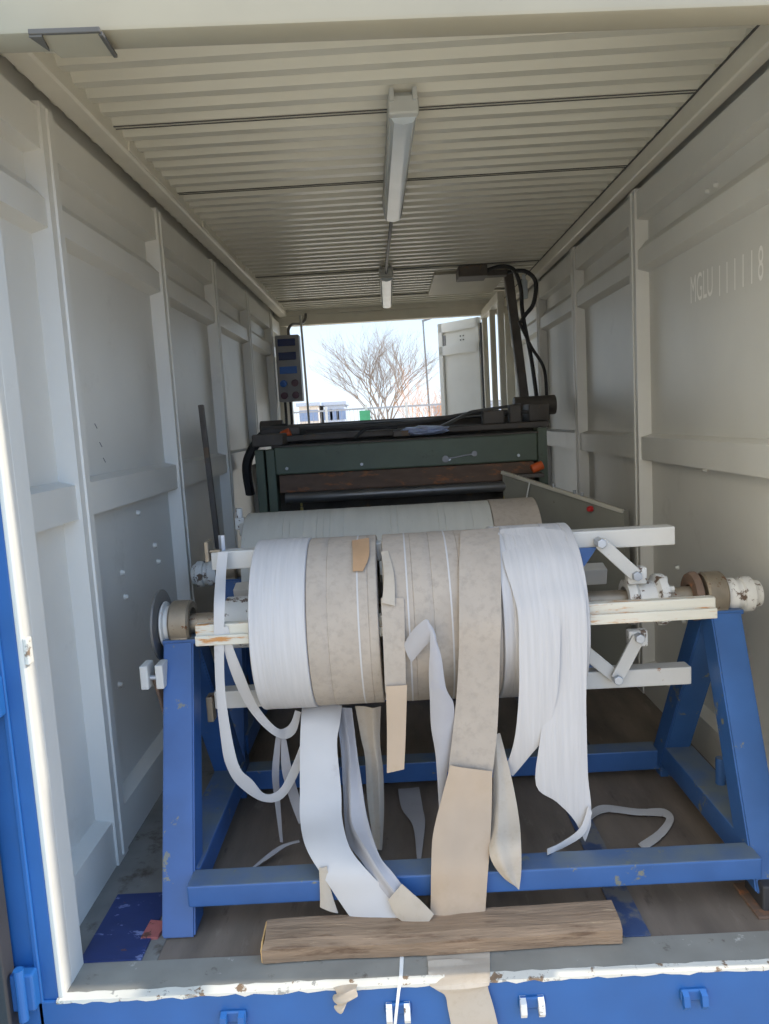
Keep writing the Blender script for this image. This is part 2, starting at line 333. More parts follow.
# ---- front frame
b = box(B(), (-1.30, -0.005, 2.416), (1.30, 0.093, 2.76), .012); hd = struct('trim_5', b, 'header', 'cream header beam over the front opening', True)
b = box(B(), (-1.30, 0.012, 2.69), (1.30, YB + .1, 2.76)); struct('roof', b, 'roof', 'outer roof skin')
# corner gusset plate with dark edges
t = obj('gusset_plate', prism(B(), [(-.88, -.030), (-.725, -.024), (-.735, .085), (-.86, .085)], 'z', 2.402, 2.414), 'header', hd)
obj('sealant_edge', beam(beam(B(), (-.885, -.033, 2.405), (-.722, -.026, 2.408), .010, .012, bev=.002), (-.724, -.022, 2.403), (-.728, .088, 2.403), .010, .010, bev=.002), 'seal', hd)
obj('sealant_edge', prism(B(), [(-.885, -.034), (-.855, -.034), (-.868, .035)], 'z', 2.394, 2.403), 'seal', hd)
for q in [hd] + list(hd.children):                                  # the header sits slightly out of level
    for v in q.data.vertices: v.co.z -= .025 * v.co.x
# jambs: blue outside face, white inner return
for s, nm in ((-1, 'left'), (1, 'right')):
    x0, x1 = sorted((s * 1.086, s * 1.30))
    b = box(B(), (x0, -0.012, -0.30), (x1, 0.075, 2.42), .006)
    xa, xb = sorted((s * 1.128, s * 1.142)); box(b, (xa, -0.020, -0.20), (xb, -0.008, 2.40), .003)
    post = struct('trim_%d' % (6 if s < 0 else 7), b, 'blue', 'blue steel corner post on the %s of the front opening' % nm)
    xa, xb = sorted((s * 1.072, s * 1.089))
    obj('inner_return', box(B(), (xa, -0.014, 0.0), (xb, 0.045, 2.416), .005), 'white_lip', post)
    xa, xb = sorted((s * 1.072, s * 1.21))
    obj('return_panel', box(B(), (xa, 0.040, 0.0), (xb, 0.12, 2.42), .003), 'wall', post)
    for z in (0.05, 0.86, 1.67):
        k = obj('hinge_lug', box(B(), (s * 1.165 - .032, -0.050, z - .055), (s * 1.165 + .032, -0.008, z + .05), .006), 'blue', post)
        obj('hinge_pin', cyl(B(), (s * 1.165, -.052, z - .075), (s * 1.165, -.052, z + .07), .013, seg=14), 'blue', k)
    if s < 0:
        obj('latch_tab', box(B(), (-1.074, -.014, .93), (-1.060, .012, 1.0), .004), 'white_edge', post)
b = box(B(), (-1.30, -0.020, -0.30), (1.30, 0.02, -0.002), .004)
box(b, (-1.09, -0.026, -0.26), (1.09, -0.018, -0.20), .003)
sill = struct('trim_8', b, 'blue', 'blue front sill beam of the container')
# peeling white lip, a wobbly strip
b = B(); N = 90; rows = []
for i in range(N + 1):
    x = -1.09 + 2.18 * i / N; a = 0.0012 * math.sin(i * 1.7) + random.uniform(-.0025, .0025)
    rows.append([bm_v for bm_v in (b.verts.new((x, -0.024, -0.006 + a * 1.5)), b.verts.new((x, -0.024, 0.002)), b.verts.new((x, 0.004 + a, 0.0045)), b.verts.new((x, 0.004 + a, -0.01)))])
for p, q in zip(rows, rows[1:]):
    for k in range(4): b.faces.new((p[k], p[(k + 1) % 4], q[(k + 1) % 4], q[k]))
b.faces.new(rows[0][::-1]); b.faces.new(rows[-1])
obj('white_lip', b, 'white_edge', sill)
for x in (-0.617, -0.173, 0.185, 0.616):
    k = obj('locking_cam_keeper', box(B(), (x - .036, -.027, -.085), (x + .036, -.018, -.050), .006), 'blue', sill)
    for dx in (-.024, .024):
        bb = prism(B(), [(-.020, -.050), (-.042, -.058), (-.048, -.084), (-.038, -.100), (-.020, -.082)], 'x', x + dx - .008, x + dx + .008)
        obj('keeper_claw', bb, 'cast' if x > -.4 and x < .4 else 'blue', k)
# left door leaf folded back, with its black gasket
b = box(B(), (-1.232, -0.075, -0.28), (-1.192, -0.02, 2.6), .004); gk = None
door = struct('door_1', box(B(), (-1.30, -0.42, -0.28), (-1.236, -0.02, 2.6), .004), 'light_blue', 'open front door leaf at the left edge')
obj('rubber_gasket', b, 'black', door)

# ---- rear frame
b = box(B(), (-1.25, YB - .10, 2.50), (1.25, YB, 2.74), .006); box(b, (-1.2, YB - .13, 2.60), (1.2, YB - .09, 2.70), .004)
struct('trim_9', b, 'rail', 'rear header beam over the rear opening')
b = box(B(), (-1.25, YB - .06, -.16), (-1.085, YB + .02, 2.6), .006); struct('trim_10', b, 'rail', 'rear left corner post')
b = box(B(), (1.10, YB - .06, -.16), (1.25, YB + .02, 2.6), .006); struct('trim_11', b, 'rail', 'rear right corner post')
# inner side frame of posts at the rear right
b = box(B(), (0.865, 4.72, 2.46), (0.925, YB - .02, 2.54), .005)
fr = struct('trim_12', b, 'rail', 'pale inner frame of posts at the rear right')
for y, w_ in ((4.78, .06), (5.30, .05), (5.86, .06)):
    obj('frame_post', box(B(), (0.87, y - w_ / 2, 0.0), (0.92, y + w_ / 2, 2.47), .004), 'rail', fr)
obj('cross_rail', box(B(), (0.875, 4.8, 1.30), (0.915, YB - .04, 1.36), .004), 'rail', fr)
# open rear door leaf, hinged on that frame and swung outwards
b = B(); P0 = Vector((.865, 6.02, 0)); P1 = Vector((.475, 6.42, 0)); dd = (P1 - P0); W = dd.length; dd.normalize(); nn = Vector((dd.y, -dd.x, 0)); nn = nn if nn.y < 0 else -nn
def leaf(bm, u0, u1, z0, z1, t0, t1, bev=.004):
    t = bmesh.new(); bmesh.ops.create_cube(t, size=1)
    for v in t.verts: v.co = Vector(((u0 + u1) / 2 + v.co.x * (u1 - u0), (t0 + t1) / 2 + v.co.y * (t1 - t0), (z0 + z1) / 2 + v.co.z * (z1 - z0)))
    if bev: bmesh.ops.bevel(t, geom=t.edges[:], offset=bev, segments=2, affect='EDGES')
    for v in t.verts: v.co = P0 + dd * v.co.x + nn * v.co.y + Vector((0, 0, v.co.z))
    merge(bm, t)
leaf(b, 0, W, 0.02, 2.50, -.03, 0)
leaf(b, 0, .05, 0.02, 2.50, 0, .022); leaf(b, W - .06, W, 0.02, 2.50, 0, .022)
leaf(b, 0, W, 2.40, 2.50, 0, .022); leaf(b, 0, W, 2.16, 2.26, 0, .022); leaf(b, 0, W, 1.24, 1.36, 0, .022)
dr = struct('door_2', b, 'door_white', 'open rear door leaf of pale steel swung outwards')
for u in (.22, .26):
    for z in (2.30, 2.34):
        bb = B(); leaf(bb, u - .006, u + .006, z - .006, z + .006, .0, .006, 0); obj('bolt_head', bb, 'seal', dr)
bb = B(); leaf(bb, W - .09, W - .06, 2.27, 2.37, .0, .008, 0); obj('vent_plate', bb, 'box_grey', dr)
bb = B(); cyl(bb, P0 + Vector((.02, -.02, .1)), P0 + Vector((.02, -.02, 2.44)), .022, seg=12); obj('hinge_rod', bb, 'black', dr)
# pale hatch panel set in the ceiling
o = obj('ceiling_hatch', box(B(), (0.31, 4.26, 2.618), (0.90, 5.25, 2.645), .004), 'header', ceil)

# ---- floor plates
tag(obj('floor_plate', box(B(), (-1.085, 0.118, .0025), (-0.905, 0.43, .008)), 'blue_patch'), 'scratched dark blue steel plate on the floor at the front left', 'floor plate')
tag(obj('floor_strip', box(B(), (.475, .118, .0), (.552, 2.4, .006)), 'blue_strip'), 'worn blue steel strip running back under the front stand', 'floor strip')
tag(obj('worn_red_plate', prism(B(), [(-.935, .205), (-.885, .205), (-.875, .275), (-.93, .285)], 'z', .0025, .012), 'red_paint'), 'small worn red plate beside the left foot of the front stand', 'plate')

# ================================================================== REEL STANDS
AY, AZ = 0.66, 0.83
def make_stand(label, xL, xR, front=True):
    t = thing('reel_stand', label, 'stand', (0.06, AY, 0), 'blue reel stands')
    for s, xc, wx in ((-1, xL, .10), (1, xR, .10)):
        for k, (yf, ya) in ((0, (.255, .628)), (1, (1.085, .695))):
            z0 = .0 if (s < 0 and k == 0) else .03
            a = Vector((xc if s < 0 else xc + .0, yf, z0 + .005)); c = Vector((xc - .01 * (s < 0), ya, .785))
            bb = B()
            d = (c - a).normalized(); n = Vector((0, d.z, -d.y)) * .048; x0, x1 = xc - wx / 2, xc + wx / 2
            zb_ = 0.004 if k == 0 and s < 0 else 0.05
            def cut(p, zz, dirn): return p + dirn * ((zz - p.z) / dirn.z)
            A1 = cut(a + n, zb_, d); A2 = cut(a - n, zb_, d); C1 = cut(c + n, .803, d); C2 = cut(c - n, .803, d)
            poly = [(A1.y, A1.z), (C1.y, C1.z), (C2.y, C2.z), (A2.y, A2.z)]
            sh = -.035 if s < 0 else .02
            pr = bmesh.new(); prism(pr, poly, 'x', x0, x1)
            for v in pr.verts: v.co.x += (sh if s < 0 else .03) * (v.co.z / .79) - (0 if s < 0 else .012)
            bmesh.ops.bevel(pr, geom=pr.edges[:], offset=.005, segments=2, affect='EDGES')
            merge(bb, pr); obj('leg', bb, 'stand', t)
        yc = .66
        obj('base_beam', box(B(), (xc - .055, .30, .075), (xc + .055, 1.04, .165), .005), 'stand', t)
        bx = box(B(), (xc - .06 + (s < 0) * -.03 + (s > 0) * .018, AY - .075, .792), (xc + .06 + (s < 0) * -.03 + (s > 0) * .018, AY + .075, .808), .003)
        obj('bearing_plate', bx, 'stand', t)
        bx = B(); lathe_x(bx, [(-.035, .052), (-.035, .072), (-.028, .078), (.028, .078), (.035, .072), (.035, .052)], AY, AZ + .018, 40, True)
        bmesh.ops.translate(bx, verts=bx.verts, vec=(xc + (-.035 if s < 0 else .0), 0, 0))
        box(bx, (xc - .028 + (-.035 if s < 0 else 0), AY - .07, .800), (xc + .028 + (-.035 if s < 0 else 0), AY + .07, .815), .003)
        obj('bearing_housing', bx, 'dirty_steel', t, True)
    if front: obj('cross_beam', box(B(), (-.785, .205, .098), (.91, .295, .165), .005), 'stand', t)
    obj('cross_beam', box(B(), (xL + .05, 1.045, .036 if front else 0), (xR - .045, 1.135, .118 if front else .06), .005), 'stand', t)
    f = obj('foot', box(B(), (xR - .05, .19, .006), (xR + .05, .31, .085), .006), 'black', t); f['label'] = 'black painted foot block'
    obj('foot_plate', box(B(), (xR - .075, .165, .0), (xR + .06, .33, .010), .002), 'rusty', t)
    for x in (xL, xR): obj('foot', box(B(), (x - .045, 1.05, .0), (x + .045, 1.15, .06), .004), 'stand', t)
    if front: obj('pipe_stub', cyl(B(), (.985, .66, .16), (.985, .66, .26), .017, seg=16, bev=.002), 'stand', t)
    return t
stand = make_stand('blue steel A-frame stand holding the front reel, nearest the opening', -.822, .955)
stand2 = make_stand('blue steel stand behind the front one, carrying the rear reel', -.862, .62, False); stand2.location.y += 1.0

# ================================================================== REELS
def make_reel():
    t = thing('expanding_reel', 'expanding reel on the front stand, with rust-streaked cream bars and a brake disc', 'reel', (0, AY, AZ))
    obj('shaft', cyl(B(), (-.925, AY, AZ + .015), (1.06, AY, AZ + .015), .034, seg=28), 'dirty_steel', t, True)
    R0 = .232
    # bars: top, front, bottom, back
    bars = [('top', Vector((0, 0, 1)), -.735, .825), ('front', Vector((0, -1, 0.17)), -.750, .868), ('bottom', Vector((0, 0, -1.10)), -.765, .875), ('back', Vector((0, 1, .26)), -.72, .66)]
    for nm, d, xa, xb in bars:
        c = Vector((0, AY, AZ)) + d * R0
        u = d
        bb = beam(B(), (xa, c.y, c.z), (xb, c.y, c.z), .062 if nm != 'front' else .05, .062 if nm != 'front' else .03, tuple(d), .004)
        if nm == 'front':
            bb = B(); box(bb, (xa, c.y - .014, c.z - .030), (xb, c.y + .020, c.z + .030), .004); box(bb, (xa, c.y - .026, c.z - .034), (xb, c.y - .010, c.z - .002), .003)
        o = obj('bar', bb, 'rust_bar' if nm == 'front' else 'cream_metal', t)
        if nm == 'front': o['label'] = 'rust-streaked front bar'
    # hub with its links on the right
    for s, hx in ((1, .735),):
        prof = [(-.075, .05), (-.075, .074), (-.05, .082), (-.035, .066), (.02, .066), (.03, .088), (.055, .088), (.06, .05)]
        hb = lathe_x(B(), prof, AY, AZ + .01, 36, True)
        for v in hb.verts: v.co.x = hx + s * v.co.x
        for k in range(6):
            a = k * PI / 3 + .3; cyl(hb, (hx + s * .05, AY + .066 * math.cos(a), AZ + .01 + .066 * math.sin(a)), (hx + s * .075, AY + .066 * math.cos(a), AZ + .01 + .066 * math.sin(a)), .012, seg=8)
        for sz in (1, -1): box(hb, (hx - .035 - s * .045, AY - .06, AZ + sz * .108 - .028), (hx + .03 - s * .045, AY - .02, AZ + sz * .108 + .028), .006)
        obj('hub', hb, 'cast', t, True)
        ends = [((hx - s * .055, AZ + .112), (hx - s * .17, AZ + .228)), ((hx - s * .050, AZ - .100), (hx - s * .125, AZ - .240))]
        for (xa, za), (xb, zb2) in ends:
            y0 = AY - .065
            l = obj('link', beam(B(), (xa, y0, za), (xb, y0, zb2), .044, .012, (0, 1, 0), .003), 'cream_metal', t)
            for (px, pz) in ((xa, za), (xb, zb2)):
                obj('bolt', cyl(B(), (px, y0 - .024, pz), (px, y0 + .03, pz), .0165, seg=6, bev=.002), 'bolt', l)
        if s > 0:
            y0 = AY - .045
            l = obj('link', beam(B(), (.612, y0, AZ - .240), (.46, y0, AZ - .10), .044, .012, (0, 1, 0), .003), 'cream_metal', t)
            obj('link_gusset', prism(B(), [(.46, AZ + .21), (.56, AZ + .21), (.46, AZ + .07)], 'y', AY - .045, AY - .033), 'stand', t)
            obj('link_gusset', prism(B(), [(.46, AZ - .21), (.56, AZ - .21), (.46, AZ - .12)], 'y', AY - .025, AY - .013), 'stand', t)
    # sleeve on the left side of the shaft
    obj('sleeve', cyl(cyl(B(), (-.70, AY, AZ + .01), (-.50, AY, AZ + .01), .088, seg=40, bev=.004), (-.735, AY, AZ + .01), (-.70, AY, AZ + .01), .055, seg=32, bev=.003), 'cast', t, True)
    # end brackets of the left bars
    obj('end_bracket', box(box(B(), (-.752, AY - .045, AZ + .232), (-.738, AY + .03, AZ + .30), .003), (-.75, AY - .035, AZ + .262), (-.70, AY - .01, AZ + .270), .002), 'dirty_steel', t)
    obj('end_bracket', box(B(), (-.79, AY - .05, AZ - .325), (-.768, AY + .0, AZ - .235), .004), 'dirty_steel', t)
    obj('set_bolt', cyl(B(), (-.70, AY, AZ + .255), (-.70, AY, AZ + .315), .012, seg=6), 'bolt', t)
    # coupling on the right
    cp = lathe_x(B(), [(.995, .03), (.995, .052), (1.01, .058), (1.03, .058), (1.034, .050), (1.05, .050), (1.054, .060), (1.085, .060), (1.09, .050), (1.10, .046), (1.115, .044), (1.12, .02)], AY, AZ + .012, 32, True)
    obj('coupling', cp, 'cast', t, True)
    fl = lathe_x(B(), [(.880, .04), (.880, .078), (.892, .084), (.902, .084), (.910, .07), (.910, .04)], AY, AZ + .015, 40, True)
    obj('flange', fl, 'rusty', t, True)
    return t
reel = make_reel()
r2 = thing('expanding_reel', 'rear reel shaft with chipped white coupling at its left end', 'reel', (0, AY + 1, AZ))
obj('shaft', cyl(B(), (-1.0, AY + 1, AZ - .004), (.70, AY + 1, AZ - .004), .034, seg=28), 'dirty_steel', r2, True)
obj('coupling', lathe_x(B(), [(-.965, .03), (-.965, .054), (-.985, .060), (-1.005, .060), (-1.01, .052), (-1.025, .052), (-1.029, .062), (-1.06, .062), (-1.065, .052), (-1.08, .046), (-1.09, .02)], AY + 1, AZ - .004, 32, True), 'cast', r2, True)
for zz in (1, -1): obj('bar', box(B(), (-.84, AY + .97, AZ + zz * .20 - .03), (.52, AY + 1.03, AZ + zz * .20 + .03), .004), 'cream_metal', r2)
obj('clamp_bolt', cyl(box(B(), (-.86, AY + .98, AZ + .20), (-.815, AY + 1.02, AZ + .255), .004), (-.84, AY + 1, AZ + .25), (-.84, AY + 1, AZ + .30), .016, seg=12), 'cast', r2)
# brake assembly of the front reel
bd = lathe_x(B(), [(-.936, .035), (-.936, .116), (-.933, .121), (-.926, .121), (-.923, .116), (-.923, .035)], AY, AZ + .015, 64, True)
d = obj('brake_disc', bd, 'steel', reel, True)
obj('disc_hub', lathe_x(B(), [(-.922, .03), (-.922, .074), (-.917, .080), (-.912, .078), (-.908, .064), (-.896, .062), (-.892, .056), (-.88, .054), (-.88, .03)], AY, AZ + .015, 40, True), 'cream_metal', reel, True)
cl = thing('brake_caliper', 'white two-jaw brake caliper under the brake disc at the left', 'brake caliper', (-.967, AY - .05, .70))
for x in (-.953, -.903):
    obj('jaw', box(B(), (x - .013, AY - .165, .672), (x + .013, AY - .095, .752), .004), 'cream_metal', cl)
obj('pin', cyl(B(), (-.953, AY - .14, .705), (-.903, AY - .14, .705), .008, seg=12), 'bolt', cl)
obj('lever', beam(B(), (-.928, AY - .12, .70), (-.915, AY - .09, .57), .012, .03), 'rusty', cl)
obj('mounting_arm', beam(B(), (-.93, AY - .10, .68), (-.875, AY - .10, .68), .03, .02), 'cream_metal', cl)

# ================================================================== FELT ROLLS
def roll_part(name, x0, x1, r, ay, m, parent, core=.20, seed=0):
    random.seed(seed); prof = [(x0, core), (x0, r - .006), (x0 + .003, r)]
    n = max(2, int((x1 - x0) / .03))
    for i in range(1, n):
        x = x0 + (x1 - x0) * i / n; prof.append((x, r + random.uniform(-.0006, .0006)))
        if random.random() < .25: prof.append((x + .0015, r - .0015)); prof.append((x + .003, r + .0003))
    prof += [(x1 - .003, r), (x1, r - .006), (x1, core)]
    return obj(name, lathe_x(B(), prof, ay, AZ, 128, True), m, parent, True)
lr = thing('felt_roll', 'left felt roll on the front reel, white band at its outer end', 'felt roll', (-.37, AY, AZ), 'felt rolls on the reels')
roll_part('white_winding', -.578, -.400, .288, AY, 'tape_white', lr, seed=1)
roll_part('beige_winding', -.400, -.175, .284, AY, 'tape_beige', lr, seed=2)
rr = thing('felt_roll', 'right felt roll on the front reel, white band at its outer end and torn strips', 'felt roll', (.18, AY, AZ), 'felt rolls on the reels')
roll_part('beige_winding', -.157, .205, .284, AY, 'tape_beige', rr, seed=3)
roll_part('white_winding', .205, .470, .290, AY, 'tape_white', rr, seed=4)
br = thing('felt_roll', 'long grey felt roll on the rear reel', 'felt roll', (-.13, AY + 1.0, AZ), 'felt rolls on the reels')
roll_part('grey_winding', -.80, .33, .272, AY + 1.0, 'tape_grey', br, seed=5)
roll_part('beige_winding', .33, .545, .274, AY + 1.0, 'tape_beige', br, seed=6)
# pale overlap seams on the beige windings (thin raised edge bands)
for x, par, r in ((-.240, lr, .2848), (-.085, rr, .2848), (.048, rr, .2848)):
    bb = lathe_x(B(), [(x, r - .003), (x, r), (x + .005, r), (x + .005, r - .003)], AY, AZ, 128, True); obj('seam', bb, 'tape_white', par, True)

# strips: (left edge, right edge) point pairs in metres
RIBBONS = {
 'A': [((-0.461,0.600,0.544),(-0.324,0.600,0.543)),((-0.459,0.540,0.519),(-0.329,0.540,0.511)),((-0.462,0.500,0.456),(-0.340,0.500,0.450)),((-0.462,0.430,0.336),(-0.330,0.430,0.328)),((-0.458,0.360,0.272),(-0.326,0.360,0.271)),((-0.431,0.260,0.236),(-0.301,0.260,0.236)),((-0.381,0.198,0.186),(-0.253,0.198,0.201)),((-0.332,0.188,0.105),(-0.189,0.188,0.135)),((-0.288,0.172,0.044),(-0.128,0.172,0.086)),((-0.270,0.150,0.034),(-0.061,0.150,0.054)),],
 'B': [((-0.350,0.620,0.530),(-0.292,0.620,0.527)),((-0.334,0.560,0.405),(-0.280,0.560,0.402)),((-0.328,0.480,0.306),(-0.267,0.480,0.341)),((-0.317,0.380,0.193),(-0.249,0.380,0.260)),((-0.264,0.240,0.195),(-0.212,0.240,0.217)),((-0.223,0.190,0.161),(-0.174,0.190,0.190)),((-0.179,0.180,0.102),(-0.139,0.180,0.141)),],
 'B2': [((-0.147,0.165,0.167),(-0.190,0.165,0.119)),((-0.119,0.150,0.147),(-0.169,0.150,0.079)),((-0.092,0.145,0.122),(-0.136,0.145,0.056)),((-0.060,0.140,0.086),(-0.091,0.140,0.044)),],
 'C': [((-0.282,0.640,0.526),(-0.193,0.640,0.521)),((-0.268,0.630,0.413),(-0.203,0.630,0.395)),((-0.258,0.620,0.345),(-0.198,0.620,0.298)),((-0.258,0.600,0.212),(-0.202,0.600,0.166)),((-0.250,0.580,0.110),(-0.211,0.580,0.078)),((-0.244,0.570,0.042),(-0.216,0.570,0.033)),],
 'D0': [((-0.165,0.401,0.958),(-0.094,0.399,0.954)),((-0.165,0.362,0.836),(-0.098,0.362,0.833)),((-0.168,0.358,0.673),(-0.104,0.358,0.670)),],
 'D': [((-0.164,0.350,0.695),(-0.100,0.350,0.695)),((-0.169,0.350,0.555),(-0.111,0.350,0.552)),((-0.177,0.345,0.419),(-0.123,0.345,0.429)),],
 'E': [((-0.102,0.362,0.820),(-0.081,0.362,0.762)),((-0.070,0.335,0.873),(-0.043,0.335,0.813)),((-0.027,0.315,0.904),(-0.012,0.315,0.842)),((-0.025,0.310,0.829),(0.006,0.310,0.796)),((-0.032,0.320,0.742),(0.017,0.320,0.690)),((-0.033,0.335,0.649),(0.039,0.335,0.630)),((-0.033,0.350,0.557),(0.033,0.350,0.538)),((-0.023,0.360,0.452),(0.013,0.360,0.418)),((-0.021,0.370,0.279),(-0.007,0.370,0.309)),],
 'F': [((0.105,0.610,1.118),(0.238,0.632,1.121)),((0.096,0.523,1.089),(0.224,0.522,1.088)),((0.084,0.451,1.038),(0.215,0.453,1.040)),((0.076,0.398,0.970),(0.205,0.398,0.969)),((0.068,0.352,0.889),(0.195,0.352,0.882)),((0.063,0.348,0.797),(0.187,0.348,0.784)),((0.051,0.342,0.674),(0.178,0.342,0.660)),((0.033,0.338,0.549),(0.166,0.338,0.526)),((0.011,0.335,0.417),(0.146,0.335,0.397)),],
 'G': [((0.018,0.322,0.445),(0.145,0.322,0.419)),((-0.016,0.300,0.346),(0.138,0.300,0.331)),((-0.048,0.240,0.269),(0.121,0.240,0.244)),((-0.060,0.185,0.199),(0.105,0.185,0.178)),((-0.065,0.175,0.122),(0.095,0.175,0.104)),((-0.072,0.165,0.044),(0.085,0.165,0.030)),],
 'H': [((0.162,0.400,0.500),(0.184,0.400,0.505)),((0.150,0.360,0.338),(0.210,0.360,0.368)),((0.129,0.280,0.253),(0.215,0.280,0.286)),((0.114,0.198,0.219),(0.206,0.198,0.249)),((0.146,0.190,0.160),(0.202,0.190,0.170)),((0.182,0.185,0.130),(0.193,0.185,0.117)),],
 'I': [((0.237,0.604,1.118),(0.387,0.608,1.119)),((0.223,0.459,1.044),(0.370,0.457,1.043)),((0.238,0.395,0.962),(0.371,0.392,0.955)),((0.247,0.358,0.893),(0.374,0.358,0.886)),((0.244,0.345,0.788),(0.368,0.345,0.781)),((0.240,0.345,0.662),(0.355,0.345,0.640)),((0.228,0.360,0.529),(0.317,0.360,0.508)),((0.213,0.380,0.447),(0.265,0.380,0.427)),((0.195,0.400,0.389),(0.219,0.400,0.361)),],
 'J': [((0.311,0.607,1.117),(0.441,0.572,1.108)),((0.301,0.472,1.054),(0.446,0.464,1.047)),((0.301,0.404,0.972),(0.454,0.405,0.973)),((0.306,0.364,0.903),(0.455,0.364,0.904)),((0.310,0.358,0.780),(0.453,0.358,0.772)),((0.320,0.355,0.622),(0.445,0.355,0.616)),((0.300,0.355,0.495),(0.444,0.355,0.471)),((0.284,0.360,0.347),(0.446,0.360,0.362)),((0.347,0.360,0.288),(0.451,0.360,0.306)),((0.399,0.360,0.226),(0.453,0.360,0.263)),((0.431,0.360,0.151),(0.451,0.360,0.206)),],
 'K': [((0.441,0.350,0.275),(0.453,0.350,0.255)),((0.412,0.340,0.210),(0.424,0.340,0.189)),((0.353,0.330,0.173),(0.355,0.330,0.153)),((0.297,0.284,0.180),(0.291,0.252,0.180)),],
 'L': [((0.552,0.788,0.012),(0.541,0.732,0.012)),((0.616,0.830,0.014),(0.612,0.779,0.014)),((0.735,0.792,0.012),(0.718,0.750,0.012)),((0.828,0.783,0.012),(0.800,0.735,0.012)),((0.838,0.711,0.012),(0.808,0.707,0.012)),((0.764,0.604,0.012),(0.746,0.632,0.012)),((0.672,0.526,0.012),(0.661,0.564,0.012)),],
 'M': [((-0.702,0.600,1.097),(-0.669,0.600,1.095)),((-0.706,0.560,1.028),(-0.673,0.560,1.026)),((-0.688,0.430,0.958),(-0.653,0.430,0.962)),((-0.692,0.410,0.851),(-0.661,0.410,0.850)),((-0.705,0.430,0.683),(-0.676,0.430,0.681)),((-0.710,0.460,0.504),(-0.674,0.460,0.509)),((-0.706,0.480,0.410),(-0.661,0.480,0.397)),((-0.677,0.500,0.329),(-0.629,0.500,0.344)),((-0.608,0.530,0.253),(-0.596,0.530,0.278)),((-0.540,0.550,0.250),(-0.548,0.550,0.283)),((-0.482,0.570,0.330),(-0.505,0.570,0.353)),((-0.454,0.580,0.410),(-0.474,0.580,0.418)),],
 'N': [((-0.677,0.410,0.889),(-0.645,0.410,0.894)),((-0.666,0.420,0.815),(-0.637,0.420,0.823)),((-0.655,0.450,0.723),(-0.619,0.450,0.730)),((-0.637,0.500,0.620),(-0.601,0.500,0.621)),((-0.605,0.540,0.534),(-0.580,0.540,0.550)),((-0.564,0.570,0.470),(-0.546,0.570,0.490)),((-0.527,0.600,0.437),(-0.524,0.600,0.476)),((-0.489,0.610,0.456),(-0.503,0.610,0.492)),((-0.466,0.610,0.526),(-0.486,0.610,0.534)),],
 'O': [((-0.562,0.630,0.437),(-0.545,0.630,0.428)),((-0.587,0.640,0.309),(-0.563,0.640,0.301)),((-0.589,0.650,0.212),(-0.568,0.650,0.211)),((-0.582,0.660,0.029),(-0.572,0.660,0.028)),],
 'O2': [((-0.543,0.620,0.433),(-0.526,0.620,0.432)),((-0.549,0.620,0.317),(-0.514,0.620,0.315)),((-0.529,0.620,0.206),(-0.496,0.620,0.222)),((-0.504,0.620,0.115),(-0.481,0.620,0.136)),],
 'P': [((-0.675,0.513,0.012),(-0.671,0.513,0.012)),((-0.613,0.586,0.030),(-0.597,0.572,0.030)),((-0.566,0.604,0.050),(-0.547,0.596,0.050)),((-0.507,0.613,0.060),(-0.502,0.600,0.060)),],
 'Q': [((-0.157,1.049,0.008),(-0.071,1.057,0.008)),((-0.144,0.880,0.012),(-0.063,0.872,0.012)),((-0.105,0.756,0.010),(-0.060,0.766,0.010)),((-0.098,0.546,0.008),(-0.084,0.545,0.008)),],
 'R': [((-0.087,0.082,0.004),(0.091,0.090,0.004)),((-0.086,0.039,0.004),(0.085,0.043,0.004)),((-0.084,-0.030,0.002),(0.075,-0.030,0.003)),((-0.048,-0.034,-0.020),(0.069,-0.034,-0.011)),((-0.040,-0.036,-0.068),(0.082,-0.036,-0.068)),((-0.032,-0.038,-0.125),(0.093,-0.038,-0.131)),],
 'S': [((-0.162,0.107,0.004),(-0.151,0.107,0.004)),((-0.166,0.010,0.004),(-0.156,0.009,0.004)),((-0.173,-0.034,-0.010),(-0.165,-0.034,-0.011)),((-0.189,-0.036,-0.113),(-0.181,-0.036,-0.113)),],
 'T': [((-0.343,-0.030,0.007),(-0.276,-0.030,0.012)),((-0.332,-0.038,-0.002),(-0.284,-0.038,0.005)),((-0.346,-0.042,-0.015),(-0.276,-0.042,-0.004)),((-0.331,-0.045,-0.025),(-0.298,-0.045,-0.021)),((-0.343,-0.042,-0.044),(-0.313,-0.042,-0.037)),((-0.328,-0.042,-0.057),(-0.319,-0.042,-0.054)),],
 'U': [((-0.388,0.200,0.207),(-0.364,0.200,0.212)),((-0.390,0.196,0.131),(-0.357,0.196,0.139)),((-0.392,0.190,0.091),(-0.340,0.190,0.069)),],
 'V': [((-0.254,0.585,1.112),(-0.198,0.602,1.116)),((-0.249,0.502,1.076),(-0.197,0.498,1.074)),((-0.249,0.452,1.037),(-0.217,0.451,1.036)),],
 'W': [((-0.159,0.519,1.081),(-0.136,0.522,1.082)),((-0.152,0.439,1.022),(-0.121,0.438,1.020)),((-0.162,0.385,0.946),(-0.123,0.381,0.935)),],
}

